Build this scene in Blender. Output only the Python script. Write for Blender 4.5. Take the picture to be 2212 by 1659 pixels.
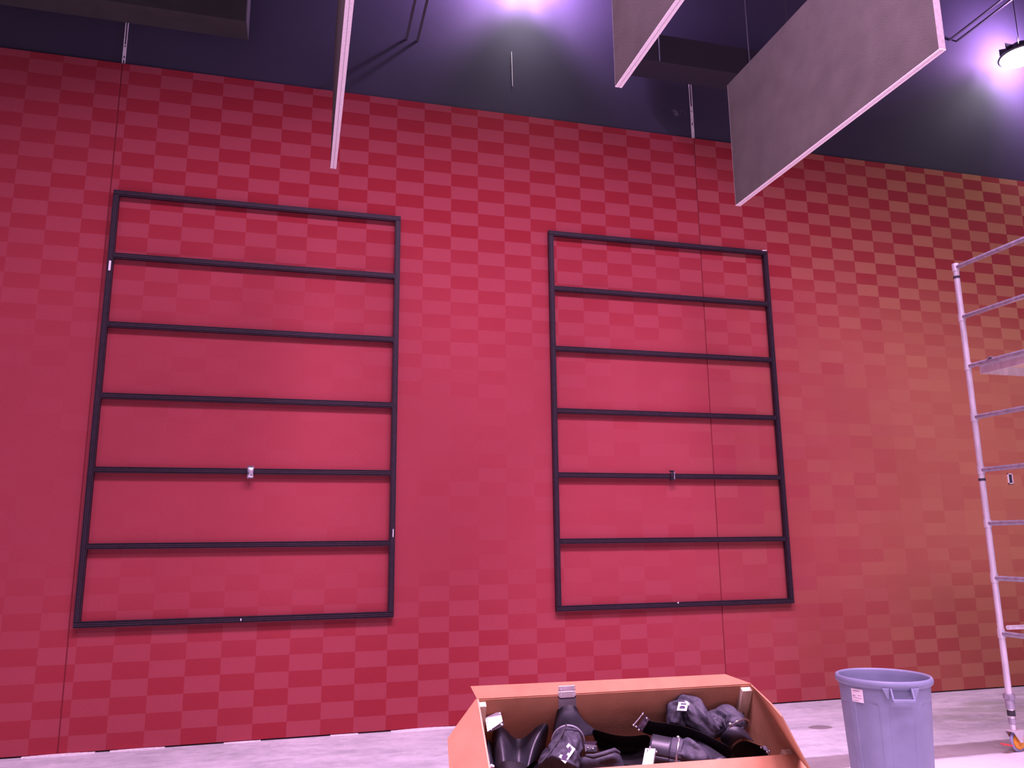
import bpy, bmesh, math, random
from mathutils import Vector as V, Matrix, noise
random.seed(7)
for o in list(bpy.data.objects): bpy.data.objects.remove(o)
SC = bpy.context.scene
COL = SC.collection
PI = math.pi

# ------------------------------------------------------------------ camera
F = 1711.33                      # focal length in pixels of the 2212 wide frame
YAW, PITCH, ROLL = 0.262604525, 0.195335453, -0.0106404083
CAM = V((0, -7.75, 1.7))         # the fabric wall is the plane y = 0, the floor z = 0
cy, sy, cp, sp, cr, sr = (math.cos(YAW), math.sin(YAW), math.cos(PITCH), math.sin(PITCH), math.cos(ROLL), math.sin(ROLL))
FW = V((sy*cp, cy*cp, sp)); RT0 = V((cy, -sy, 0)); UP0 = RT0.cross(FW)
RT = cr*RT0 + sr*UP0; UP = -sr*RT0 + cr*UP0
cd = bpy.data.cameras.new('camera'); cam = bpy.data.objects.new('camera', cd); COL.objects.link(cam)
cd.sensor_width = 36.0; cd.lens = F/2212*36.0; cd.clip_end = 200
m = Matrix((RT, UP, -FW)).transposed().to_4x4(); m.translation = CAM
cam.matrix_world = m
SC.camera = cam

# ------------------------------------------------------------------ world, lights, exposure
SC.view_settings.view_transform = 'Standard'; SC.view_settings.look = 'None'
SC.view_settings.gamma = 1.0; SC.view_settings.exposure = 0.08; SC.view_settings.use_curve_mapping = False
TINT = (1.0, 0.56, 1.02)
wd = bpy.data.worlds.new('world'); SC.world = wd; wd.use_nodes = True
wd.node_tree.nodes['Background'].inputs[0].default_value = (0.8, 0.5, 0.9, 1)
wd.node_tree.nodes['Background'].inputs[1].default_value = 0.10
def lamp(loc, power, size=0.6, tint=TINT, target=None, spread=180):
    l = bpy.data.lights.new('high_bay_light', 'AREA'); l.shape = 'DISK'; l.size = size; l.energy = power; l.color = tint
    l.spread = math.radians(spread)
    o = bpy.data.objects.new('high_bay_light', l); COL.objects.link(o); o.location = loc
    if target: o.rotation_euler = (V(target)-V(loc)).to_track_quat('-Z', 'Y').to_euler()
    return o
for loc, p in (((1.1, -5.0, 8.4), 360), ((2.9, -5.0, 8.4), 290), ((-0.8, -5.0, 8.4), 240), ((5.7, -5.0, 8.4), 250), ((9.2, -5.2, 8.4), 120), ((-4.6, -5.2, 8.4), 100),
               ((2.5, -8.6, 8.4), 290), ((6.5, -8.6, 8.4), 250), ((-1.5, -8.6, 8.4), 150)):
    lamp(loc, p, size=1.5, spread=137)

# ------------------------------------------------------------------ pixel helpers: a pixel of the photo and a known distance give a place
def ray(px, py): return FW + RT*((px-1106)/F) - UP*((py-829.5)/F)
def at_y(px, py, Y):
    d = ray(px, py); return CAM + d*(Y/d.y)
def at_z(px, py, z):
    d = ray(px, py); return CAM + d*((z-CAM.z)/d.z)
def at_plane(px, py, o, n):
    d = ray(px, py); return CAM + d*((o-CAM).dot(n)/d.dot(n))

# ------------------------------------------------------------------ materials
def mat(name, col, rough=0.6, metal=0.0, var=0.0, vscale=8.0, bump=0.0, bscale=60.0, spec=0.5, emit=None, estr=0.0, stretch=(1, 1, 1)):
    M = bpy.data.materials.new(name); M.use_nodes = True
    nt = M.node_tree; b = nt.nodes['Principled BSDF']
    b.inputs['Base Color'].default_value = (*col, 1); b.inputs['Roughness'].default_value = rough
    b.inputs['Metallic'].default_value = metal; b.inputs['Specular IOR Level'].default_value = spec
    if var or bump:
        tc = nt.nodes.new('ShaderNodeTexCoord'); mp = nt.nodes.new('ShaderNodeMapping'); mp.inputs['Scale'].default_value = stretch
        nt.links.new(tc.outputs['Object'], mp.inputs['Vector'])
    if var:
        n = nt.nodes.new('ShaderNodeTexNoise'); n.inputs['Scale'].default_value = vscale; n.inputs['Detail'].default_value = 6
        nt.links.new(mp.outputs[0], n.inputs['Vector'])
        r = nt.nodes.new('ShaderNodeMapRange'); r.inputs['From Min'].default_value = .3; r.inputs['From Max'].default_value = .7
        r.inputs['To Min'].default_value = 1-var; r.inputs['To Max'].default_value = 1+var
        nt.links.new(n.outputs['Fac'], r.inputs['Value'])
        h = nt.nodes.new('ShaderNodeVectorMath'); h.operation = 'SCALE'; h.inputs[0].default_value = col
        nt.links.new(r.outputs[0], h.inputs['Scale']); nt.links.new(h.outputs[0], b.inputs['Base Color'])
    if bump:
        n2 = nt.nodes.new('ShaderNodeTexNoise'); n2.inputs['Scale'].default_value = bscale; n2.inputs['Detail'].default_value = 4
        nt.links.new(mp.outputs[0], n2.inputs['Vector'])
        bp = nt.nodes.new('ShaderNodeBump'); bp.inputs['Strength'].default_value = bump; bp.inputs['Distance'].default_value = 0.01
        nt.links.new(n2.outputs['Fac'], bp.inputs['Height']); nt.links.new(bp.outputs[0], b.inputs['Normal'])
    if emit:
        b.inputs['Emission Color'].default_value = (*emit, 1); b.inputs['Emission Strength'].default_value = estr
    return M

class NT:
    """tiny node-graph writer: math on sockets or numbers"""
    def __init__(s, M): s.t = M.node_tree; s.n = s.t.nodes; s.l = s.t.links
    def put(s, sock, v):
        if isinstance(v, (int, float)): sock.default_value = v
        elif isinstance(v, tuple): sock.default_value = (*v, 1) if len(sock.default_value) == 4 and len(v) == 3 else v
        else: s.l.new(v, sock)
    def m(s, op, a, b=0.0, c=0.0, clamp=False):
        k = s.n.new('ShaderNodeMath'); k.operation = op; k.use_clamp = clamp
        for i, v in enumerate((a, b, c)): s.put(k.inputs[i], v)
        return k.outputs[0]
    def ramp(s, x, a, b, lo=0.0, hi=1.0):
        k = s.n.new('ShaderNodeMapRange'); k.interpolation_type = 'SMOOTHSTEP'
        for i, v in zip(('Value', 'From Min', 'From Max', 'To Min', 'To Max'), (x, a, b, lo, hi)): s.put(k.inputs[i], v)
        return k.outputs[0]
    def mix(s, f, a, b):
        k = s.n.new('ShaderNodeMix'); k.data_type = 'RGBA'
        s.put(k.inputs[0], f); s.put(k.inputs[6], a); s.put(k.inputs[7], b); return k.outputs[2]
    def xyz(s):
        g = s.n.new('ShaderNodeNewGeometry'); p = s.n.new('ShaderNodeSeparateXYZ'); s.l.new(g.outputs['Position'], p.inputs[0])
        return p.outputs[0], p.outputs[1], p.outputs[2]
    def vec(s, x, y, z):
        k = s.n.new('ShaderNodeCombineXYZ')
        for i, v in enumerate((x, y, z)): s.put(k.inputs[i], v)
        return k.outputs[0]
    def noise(s, vec, scale, detail=4.0, rough=.5):
        k = s.n.new('ShaderNodeTexNoise'); s.l.new(vec, k.inputs['Vector']); k.inputs['Scale'].default_value = scale
        k.inputs['Detail'].default_value = detail; k.inputs['Roughness'].default_value = rough; return k.outputs['Fac']
    def white(s, vec):
        k = s.n.new('ShaderNodeTexWhiteNoise'); k.noise_dimensions = '3D'; s.l.new(vec, k.inputs['Vector']); return k.outputs['Value']
    def ell(s, x, z, cx, cz, rx, rz, soft=.25):
        a = s.m('DIVIDE', s.m('SUBTRACT', x, cx), rx); b = s.m('DIVIDE', s.m('SUBTRACT', z, cz), rz)
        r = s.m('SQRT', s.m('ADD', s.m('MULTIPLY', a, a), s.m('MULTIPLY', b, b)))
        return s.ramp(r, 1-soft, 1+soft, 1.0, 0.0)

def fabric_material():
    M = mat('printed_red_fabric', (.3, .02, .04), rough=.9, spec=.15); g = NT(M); b = g.n['Principled BSDF']
    x, y, z = g.xyz()
    # printed blocks, about 0.29 m x 0.142 m, the print restarts at the right-hand panel joint
    u1 = g.m('DIVIDE', g.m('SUBTRACT', x, .27), .2915)
    u2 = g.m('ADD', g.m('DIVIDE', g.m('SUBTRACT', x, 4.615), .2975), 15.0)
    right = g.m('GREATER_THAN', x, 4.338)
    u = g.m('ADD', g.m('MULTIPLY', u1, g.m('SUBTRACT', 1.0, right)), g.m('MULTIPLY', u2, right))
    i = g.m('FLOOR', u); k = g.m('FLOOR', g.m('DIVIDE', g.m('SUBTRACT', z, .145), .1422))
    par = g.m('FLOORED_MODULO', g.m('ADD', i, k), 2.0)          # 0 light, 1 dark
    w = g.white(g.vec(i, k, 3.0)); w2 = g.white(g.vec(k, i, 9.0))
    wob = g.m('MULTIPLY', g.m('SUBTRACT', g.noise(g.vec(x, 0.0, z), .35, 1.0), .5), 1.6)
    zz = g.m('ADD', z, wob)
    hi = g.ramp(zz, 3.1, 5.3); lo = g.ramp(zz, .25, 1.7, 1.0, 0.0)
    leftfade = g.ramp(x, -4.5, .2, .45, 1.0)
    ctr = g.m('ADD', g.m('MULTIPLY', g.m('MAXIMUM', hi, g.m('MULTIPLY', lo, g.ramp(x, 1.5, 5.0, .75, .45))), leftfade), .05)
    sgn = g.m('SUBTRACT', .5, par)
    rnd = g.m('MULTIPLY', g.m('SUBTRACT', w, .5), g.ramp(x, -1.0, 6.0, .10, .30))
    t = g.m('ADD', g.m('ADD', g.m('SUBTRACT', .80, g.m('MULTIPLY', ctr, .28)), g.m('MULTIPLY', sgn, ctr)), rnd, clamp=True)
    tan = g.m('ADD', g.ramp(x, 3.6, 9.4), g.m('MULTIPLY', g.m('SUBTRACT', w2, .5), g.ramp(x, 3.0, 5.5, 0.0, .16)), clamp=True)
    # weave: dark blocks run up and down, light blocks run sideways
    nv = g.noise(g.vec(g.m('MULTIPLY', x, 260.0), 0.0, g.m('MULTIPLY', z, 26.0)), 1.0, 2.0)
    nh = g.noise(g.vec(g.m('MULTIPLY', x, 26.0), 5.0, g.m('MULTIPLY', z, 300.0)), 1.0, 2.0)
    wv = g.m('ADD', g.m('MULTIPLY', nv, par), g.m('MULTIPLY', nh, g.m('SUBTRACT', 1.0, par)))
    fine = g.noise(g.vec(x, y, z), 170.0, 2.0)
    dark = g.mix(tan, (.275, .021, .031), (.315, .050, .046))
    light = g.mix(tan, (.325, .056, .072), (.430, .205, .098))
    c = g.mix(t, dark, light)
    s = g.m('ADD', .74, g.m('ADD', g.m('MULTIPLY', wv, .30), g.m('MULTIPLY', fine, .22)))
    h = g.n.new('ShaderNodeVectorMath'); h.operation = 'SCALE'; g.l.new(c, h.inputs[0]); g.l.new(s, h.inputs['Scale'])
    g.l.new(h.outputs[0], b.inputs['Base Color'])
    bp = g.n.new('ShaderNodeBump'); bp.inputs['Strength'].default_value = .12; bp.inputs['Distance'].default_value = .003
    g.l.new(fine, bp.inputs['Height']); g.l.new(bp.outputs[0], b.inputs['Normal'])
    return M

def floor_material():
    M = mat('worn_concrete', (.4, .4, .4), rough=.6, spec=.3); g = NT(M); b = g.n['Principled BSDF']
    x, y, z = g.xyz(); p = g.vec(x, y, z)
    n1 = g.noise(p, 1.3, 6.0, .6); n2 = g.noise(g.vec(g.m('MULTIPLY', x, .6), g.m('MULTIPLY', y, 2.2), 0.0), 2.4, 8.0, .65); n3 = g.noise(p, 11.0, 5.0, .65)
    s = g.m('ADD', g.m('MULTIPLY', n1, .45), g.m('ADD', g.m('MULTIPLY', n2, .75), g.m('MULTIPLY', n3, .35)))
    v = g.ramp(s, .50, 1.02)
    c = g.mix(v, (.33, .37, .36), (.64, .69, .66))
    grn = g.m('MULTIPLY', g.ramp(g.noise(g.vec(g.m('MULTIPLY', x, .9), g.m('MULTIPLY', y, 2.4), 3.0), 1.6, 4.0), .47, .66), g.ramp(x, 4.2, 7.4))
    c = g.mix(g.m('MULTIPLY', grn, .6), c, (.26, .34, .22))
    # white specks of plaster dropped near the wall
    vo = g.n.new('ShaderNodeTexVoronoi'); vo.inputs['Scale'].default_value = 7.0; g.l.new(g.vec(x, g.m('MULTIPLY', y, 1.7), 0.0), vo.inputs['Vector'])
    spk = g.m('MULTIPLY', g.ramp(vo.outputs['Distance'], .06, .12, 1.0, 0.0), g.m('GREATER_THAN', g.noise(p, 2.7, 2.0), .53))
    c = g.mix(g.m('MULTIPLY', spk, .8), c, (.85, .85, .82))
    # cleaner, paler slab in front of a worn joint strip that runs along the wall
    edge = g.m('ADD', y, g.m('MULTIPLY', g.m('SUBTRACT', n3, .5), .05))
    front = g.ramp(edge, -2.22, -2.26, 0.0, 1.0)
    fr = g.m('MULTIPLY', front, g.ramp(x, 2.4, 3.4))
    c = g.mix(g.m('MULTIPLY', fr, .75), c, (.74, .72, .70))
    band = g.m('MULTIPLY', g.m('MULTIPLY', g.ramp(edge, -1.86, -1.90), g.ramp(edge, -2.22, -2.19)), g.ramp(x, 2.6, 3.4))
    c = g.mix(g.m('MULTIPLY', band, .75), c, (.20, .17, .155))
    st = g.ell(x, y, STAIN.x, STAIN.y, .115, .075, .12)
    c = g.mix(g.m('MULTIPLY', st, .75), c, (.15, .13, .12))
    g.l.new(c, b.inputs['Base Color'])
    bp = g.n.new('ShaderNodeBump'); bp.inputs['Strength'].default_value = .25; bp.inputs['Distance'].default_value = .01
    g.l.new(n3, bp.inputs['Height']); g.l.new(bp.outputs[0], b.inputs['Normal'])
    return M

def black_wall_material():
    M = mat('black_painted_board', (.03, .03, .04), rough=.75, spec=.25); g = NT(M); b = g.n['Principled BSDF']
    x, y, z = g.xyz()
    c = g.mix(g.noise(g.vec(x, y, z), 1.2, 4.0), (.038, .036, .058), (.056, .052, .080))
    a, q = at_y(1459, 243, 7.75), at_y(1478, 243, 7.75)
    n = g.ramp(g.noise(g.vec(x, y, z), 14.0, 3.0), .42, .56)
    for P, rx, rz in ((a, .055, .05), (q, .03, .05)):
        c = g.mix(g.m('MULTIPLY', g.m('MULTIPLY', g.ell(x, z, P.x, P.z, rx, rz), n), .7), c, (.16, .16, .17))
    g.l.new(c, b.inputs['Base Color'])
    return M

STAIN = at_z(1772, 1571, 0)
MT = {}
MT['fabric'] = fabric_material(); MT['floor'] = floor_material(); MT['black'] = black_wall_material()
MT['ceil'] = mat('black_ceiling_deck', (.02, .019, .026), .8, var=.3, vscale=1.5)
MT['seam'] = mat('seam_backing', (.17, .010, .018), .9)
MT['plaster'] = mat('bare_white_joint', (.80, .78, .74), .8, var=.15, vscale=30)
MT['frame'] = mat('black_extrusion', (.024, .013, .022), .55, var=.25, vscale=30, spec=.3)
MT['felt'] = mat('grey_baffle_felt', (.090, .082, .072), .95, var=.12, vscale=4, bump=.3, bscale=150, spec=.1)
MT['edge'] = mat('raw_baffle_edge', (.83, .80, .77), .9, var=.08, vscale=60, spec=.2)
MT['end'] = mat('baffle_end_edge', (.36, .33, .32), .9, var=.12, vscale=50, spec=.2)
MT['edgeline'] = mat('edge_groove', (.50, .47, .46), .9)
MT['duct'] = mat('black_duct', (.036, .032, .044), .9)
MT['dark_panel'] = mat('dark_panel', (.045, .045, .042), .9, var=.15, vscale=5)
MT['metal'] = mat('zinc_plate', (.62, .60, .64), .38, .75, var=.15, vscale=14, bump=.1)
MT['steel'] = mat('shiny_steel', (.75, .75, .78), .25, .95)
MT['alu'] = mat('scuffed_aluminium', (.70, .69, .70), .42, .45, var=.16, vscale=22, stretch=(1, 1, .25))
MT['alu_dark'] = mat('dull_aluminium', (.40, .39, .45), .42, .65, var=.2, vscale=25)
MT['card'] = mat('brown_cardboard', (.50, .24, .13), .85, var=.07, vscale=9, bump=.15, bscale=90, spec=.2)
MT['card_edge'] = mat('cut_cardboard_edge', (.66, .38, .22), .9, var=.1, vscale=60)
MT['pine'] = mat('pale_wood_batten', (.72, .58, .40), .75, var=.14, vscale=6, stretch=(6, 6, 1))
MT['ink'] = mat('dark_ink', (.05, .03, .07), .8)
MT['plastic'] = mat('black_plastic', (.030, .030, .038), .36, var=.25, vscale=16, spec=.5)
MT['plastic_in'] = mat('black_plastic_matt', (.012, .010, .012), .6, spec=.25)
MT['cloth'] = mat('charcoal_fabric', (.046, .046, .062), .62, var=.3, vscale=22, bump=.8, bscale=20, spec=.45)
MT['print'] = mat('white_print', (.80, .80, .84), .7)
MT['bin'] = mat('grey_blue_plastic', (.205, .235, .325), .5, var=.09, vscale=7, bump=.06, bscale=200, spec=.4)
MT['sticker'] = mat('white_sticker', (.82, .80, .78), .6)
MT['sticker_ink'] = mat('sticker_ink', (.30, .20, .30), .7)
MT['tyre'] = mat('grey_tyre', (.30, .32, .50), .6)
MT['wheel'] = mat('orange_wheel', (.80, .36, .03), .5, var=.12, vscale=20)
MT['redlever'] = mat('red_lever', (.75, .08, .07), .45)
MT['deck'] = mat('plywood_deck', (.62, .47, .30), .8, var=.15, vscale=8, stretch=(1, 5, 1))
MT['rubber'] = mat('black_rubber', (.03, .03, .035), .7)
MT['lens'] = mat('lit_lens', (1, 1, 1), .4, emit=(1.0, .9, 1.0), estr=30.0)
MT['housing'] = mat('lamp_housing', (.10, .10, .11), .5, .3)

# ------------------------------------------------------------------ mesh helpers
def new_bm(): return bmesh.new()
def add_box(bm, x0, x1, y0, y1, z0, z1, M=None):
    vs = [bm.verts.new((x, y, z)) for z in (z0, z1) for y in (y0, y1) for x in (x0, x1)]
    for f in ((0, 2, 3, 1), (4, 5, 7, 6), (0, 1, 5, 4), (2, 6, 7, 3), (0, 4, 6, 2), (1, 3, 7, 5)): bm.faces.new([vs[i] for i in f])
    if M is not None:
        for v in vs: v.co = M @ v.co
    return vs
def hexa(bm, pts):   # 8 points: bottom ring 0-3, top ring 4-7
    vs = [bm.verts.new(p) for p in pts]
    for f in ((0, 3, 2, 1), (4, 5, 6, 7), (0, 1, 5, 4), (1, 2, 6, 5), (2, 3, 7, 6), (3, 0, 4, 7)): bm.faces.new([vs[i] for i in f])
def slab(bm, quad, n, t):  # quad of 4 points thickened by t along n
    n = V(n).normalized()*t; hexa(bm, [V(p) for p in quad]+[V(p)+n for p in quad])
def frame_from(d):
    d = V(d).normalized(); a = V((0, 0, 1)) if abs(d.z) < .9 else V((1, 0, 0))
    s = d.cross(a).normalized(); return s, d.cross(s).normalized(), d
def add_tube(bm, pts, rad, seg=16, cap=True, wr=0.0, wf=6.0, seed=0.0, flat=1.0):
    pts = [V(p) for p in pts]; n = len(pts); rad = rad if isinstance(rad, (list, tuple)) else [rad]*n
    rings = []; s = None
    for i, p in enumerate(pts):
        d = (pts[min(i+1, n-1)]-pts[max(i-1, 0)]).normalized()
        if s is None: s, b, _ = frame_from(d)
        else:
            s = (s - d*s.dot(d)).normalized()
        b = d.cross(s)
        ring = []
        for k in range(seg):
            a = 2*PI*k/seg; q = s*math.cos(a)+b*math.sin(a)*flat
            r = rad[i]
            if wr: r *= 1+wr*noise.noise(V((q.x*2.2+seed, q.y*2.2+i*wf*.06, q.z*2.2+seed)))+wr*.5*noise.noise(V((q.x*5+seed, q.y*5+i*wf*.2, q.z*5)))
            ring.append(bm.verts.new(p+q*r))
        rings.append(ring)
    for a, b2 in zip(rings, rings[1:]):
        for k in range(seg): bm.faces.new((a[k], a[(k+1) % seg], b2[(k+1) % seg], b2[k]))
    if cap: bm.faces.new(rings[0][::-1]); bm.faces.new(rings[-1])
    return rings
def add_cyl(bm, p, q, r, seg=20, r2=None): return add_tube(bm, [p, q], [r, r if r2 is None else r2], seg)
def add_torus(bm, c, n, R, r, seg=40, sub=10, sx=1.0):
    s, b, d = frame_from(n); g = []
    for i in range(seg):
        a = 2*PI*i/seg; e = s*math.cos(a)*sx+b*math.sin(a); row = []
        for j in range(sub):
            t = 2*PI*j/sub; row.append(bm.verts.new(V(c)+e*(R+r*math.cos(t))+d*r*math.sin(t)))
        g.append(row)
    for i in range(seg):
        for j in range(sub):
            a, b2 = g[i], g[(i+1) % seg]; bm.faces.new((a[j], b2[j], b2[(j+1) % sub], a[(j+1) % sub]))
def add_lathe(bm, prof, seg=48, c=(0, 0, 0), fn=None):
    c = V(c); g = []
    for (r, z) in prof:
        row = []
        for k in range(seg):
            a = 2*PI*k/seg; rr = fn(a, z, r) if fn else r
            row.append(bm.verts.new(c+V((rr*math.cos(a), rr*math.sin(a), z))))
        g.append(row)
    for a, b in zip(g, g[1:]):
        for k in range(seg): bm.faces.new((a[k], a[(k+1) % seg], b[(k+1) % seg], b[k]))
    return g
def add_ball(bm, c, r, seg=10):
    bmesh.ops.create_uvsphere(bm, u_segments=seg, v_segments=max(6, seg//2), radius=r, matrix=Matrix.Translation(V(c)))
def add_loft(bm, rows):
    g = [[bm.verts.new(p) for p in row] for row in rows]
    for a, b in zip(g, g[1:]):
        for k in range(len(a)-1): bm.faces.new((a[k], a[k+1], b[k+1], b[k]))
    return g
def obj(name, bm, material, parent=None, smooth=False, sub=0, solid=0.0, bevel=0.0, kind=None, label=None):
    bmesh.ops.recalc_face_normals(bm, faces=bm.faces[:])
    me = bpy.data.meshes.new(name); bm.to_mesh(me); bm.free()
    me.materials.append(MT[material] if isinstance(material, str) else material)
    o = bpy.data.objects.new(name, me); COL.objects.link(o)
    if smooth:
        for p in me.polygons: p.use_smooth = True
        if not sub and hasattr(me, 'set_sharp_from_angle'): me.set_sharp_from_angle(angle=math.radians(40))
    if solid:
        k = o.modifiers.new('thickness', 'SOLIDIFY'); k.thickness = solid; k.offset = 0
    if sub:
        k = o.modifiers.new('smooth', 'SUBSURF'); k.levels = k.render_levels = sub
    if bevel:
        k = o.modifiers.new('bevel', 'BEVEL'); k.width = bevel; k.segments = 2; k.limit_method = 'ANGLE'
    if parent:
        o.parent = parent; o.matrix_parent_inverse = Matrix.Translation(-V(parent.location))
    if kind: o['kind'] = kind
    if label: o['label'] = label
    return o
def thing(name, label, cat, loc=(0, 0, 0), group=None):
    o = bpy.data.objects.new(name, None); COL.objects.link(o); o.location = loc; o.empty_display_size = .1
    o['label'] = label; o['category'] = cat
    if group: o['group'] = group
    return o
def tag(o, label, cat, group=None):
    o['label'] = label; o['category'] = cat
    if group: o['group'] = group
    return o

# ------------------------------------------------------------------ the room
WT = 6.337                        # top of the printed fabric
SEAM = (-1.842, 4.338)
bm = new_bm(); add_box(bm, -9, 16, -16, .4, -.2, 0); obj('floor', bm, 'floor', kind='structure')
bm = new_bm()
xs = [-9, SEAM[0], SEAM[1], 16]
for a, b in zip(xs, xs[1:]): add_box(bm, a+.005, b-.005, 0, .03, .012, WT)
obj('wall_back', bm, 'fabric', kind='structure', bevel=.004)
bm = new_bm(); add_box(bm, -9, 16, .031, .2, 0, 10.4); obj('wall_upper', bm, 'black', kind='structure')
for k, sx in enumerate(SEAM):
    bm = new_bm(); add_box(bm, sx-.005, sx+.005, .005, .031, 0.012, WT); obj('trim_%d' % (k+1), bm, 'seam', kind='structure')
bm = new_bm(); add_box(bm, -9, 16, -16, .4, 10.4, 10.6); obj('ceiling', bm, 'ceil', kind='structure')
# bare white joint lines that carry the panel joints on up the black wall
def joint(name, sx, spans, z1):
    bm = new_bm()
    for dx, w, a, b in spans: add_box(bm, sx+dx, sx+dx+w, .024, .031, a, b)
    n = 70; y = .022; dz = (z1-WT)/n
    for k in range(n):                                  # ragged filler along the lower part
        z = WT+.01+dz*k; f = noise.noise(V((k*.11, sx*3, 1.0)))+.25
        if f > 0: r = .004+.020*min(f, .5)+.004*noise.noise(V((k*.6, sx, 5))); add_box(bm, sx+.004-r, sx+.004+r, y, .031, z, z+dz*1.02)
    obj(name, bm, 'plaster', kind='structure')
joint('trim_3', SEAM[0], ((-.010, .009, WT, 7.2), (.012, .007, WT, 7.2), (.038, .004, 6.85, 7.2)), 6.55)
joint('trim_4', SEAM[1], ((-.014, .009, WT, 7.4), (.014, .009, WT, 7.4)), 6.75)
# crumbs of plaster and a bare strip where the fabric stops short of the floor
bm = new_bm()
for k in range(120):
    x = -4.5+k*.06; t = abs(noise.noise(V((x*1.3, 2.0, 0))))
    if t > .12: add_box(bm, x, x+.065, -.02-.05*t, -.001, 0.0, .006+.02*t)
obj('plaster_strip_back', bm, 'plaster', kind='structure')

# ------------------------------------------------------------------ the two big black frames on the wall
PROF = ((-.042, 0), (-.042, .042), (-.033, .042), (-.033, .036), (-.024, .036), (-.024, .046), (-.004, .046), (-.004, .043), (.004, .043), (.004, .046),
        (.024, .046), (.024, .036), (.033, .036), (.033, .042), (.042, .042), (.042, 0))
FY = -.014                        # back of the frame stands this far off the fabric
def bar(bm, p, q, wide=.62):      # extrusion from p to q in the plane of the wall (x, z)
    p, q = V((p[0], FY, p[1])), V((q[0], FY, q[1])); d = (q-p).normalized(); s = V((0, -1, 0)).cross(d)
    a = [bm.verts.new(p+s*u*wide+V((0, -1, 0))*h) for u, h in PROF]; b = [bm.verts.new(q+s*u*wide+V((0, -1, 0))*h) for u, h in PROF]
    n = len(a)
    for k in range(n): bm.faces.new((a[k], a[(k+1) % n], b[(k+1) % n], b[k]))
    bm.faces.new(a[::-1]); bm.faces.new(b)
def wall_frame(x0, wide, label):
    xa, xb, zt, zb = x0, x0+wide, 4.988, 1.012
    t = thing('wall_frame', label, 'frame', ((xa+xb)/2, FY, zb))
    h = .026
    B = lambda n, p, q: (lambda bm: (bar(bm, p, q), obj(n, bm, 'frame', t))[1])(new_bm())
    B('top_rail', (xa, zt-h), (xb, zt-h)); B('bottom_rail', (xa, zb+h), (xb, zb+h))
    B('side_rail', (xa+h, zb+2*h), (xa+h, zt-2*h)); B('side_rail', (xb-h, zb+2*h), (xb-h, zt-2*h))
    for z in (4.341, 3.681, 3.018, 2.354, 1.690): B('crossbar', (xa+2*h, z), (xb-2*h, z))
    return t, xa, xb, zt, zb
fl, la, lb, lt, lz = wall_frame(-1.800, 2.702, 'big black metal frame with five crossbars on red wall, left one, silver clamp on crossbar')
fr_, ra, rb, rt_, rz = wall_frame(2.498, 2.672, 'big black metal frame with five crossbars, right one, crossed by the panel seam')
# silver splice clamp on the left frame, black one on the right frame
def clamp(px, py, mt, t, w, h, shiny):
    c = at_y(px, py, 7.75-.066); bm = new_bm()
    rows = []
    for j, (zz, ww, dd) in enumerate(((-1, .9, .0), (-.8, .95, .012), (-.3, .80, .018), (.2, .85, .018), (.75, 1.0, .014), (1, 1.0, 0))):
        rows.append([(c.x+s*w*ww*.5, c.y+.004-dd*(1-abs(s)*.5), c.z+zz*h*.5) for s in (-1, -.5, 0, .5, 1)])
    add_loft(bm, rows); o = obj('splice_clamp', bm, mt, t, smooth=True, solid=.006, label=shiny)
    for zz in (-1, 1):
        bm = new_bm(); add_box(bm, c.x-w*.42, c.x+w*.42, c.y-.016, c.y+.03, c.z+zz*h*.5-.005, c.z+zz*h*.5+.005); obj('clamp_lip', bm, 'steel' if mt != 'frame' else 'frame', t)
    for sx, zz in ((-.3, -.2), (.15, -.55)):
        bm = new_bm(); add_cyl(bm, (c.x+sx*w, c.y-.022, c.z+zz*h*.5), (c.x+sx*w, c.y-.010, c.z+zz*h*.5), .006, 10); obj('clamp_screw', bm, 'rubber', t)
clamp(541, 1020, 'metal', fl, .062, .105, 'silver clamp')
clamp(1452, 1027, 'frame', fr_, .044, .095, None)
bm = new_bm(); c = at_y(1456.5, 1027, 7.68); add_box(bm, c.x-.005, c.x+.005, c.y-.004, c.y+.01, c.z-.04, c.z+.04); obj('clamp_edge', bm, 'metal', fr_)
def chip(px0, py0, px1, py1, w, t, name='paper_tag'):
    a, b = at_y(px0, py0, 7.75-.064), at_y(px1, py1, 7.75-.064); bm = new_bm()
    add_box(bm, -w/2, w/2, -.002, .006, 0, (b-a).length); o = obj(name, bm, 'sticker', t, label='small white tag')
    s, q, d = frame_from(b-a); M = Matrix((V((0, 1, 0)).cross(d).normalized()*1, V((0, 1, 0)), d)).transposed().to_4x4(); M.translation = a
    for v in o.data.vertices: v.co = M @ v.co
chip(236, 584, 238, 563, .018, fl); chip(849, 1160, 849.5, 1143, .008, fl); chip(520, 1341, 520.5, 1336, .008, fl)
chip(1647, 541, 1656, 541, .010, fr_); chip(1464, 1303, 1466, 1301, .010, fr_)

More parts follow.
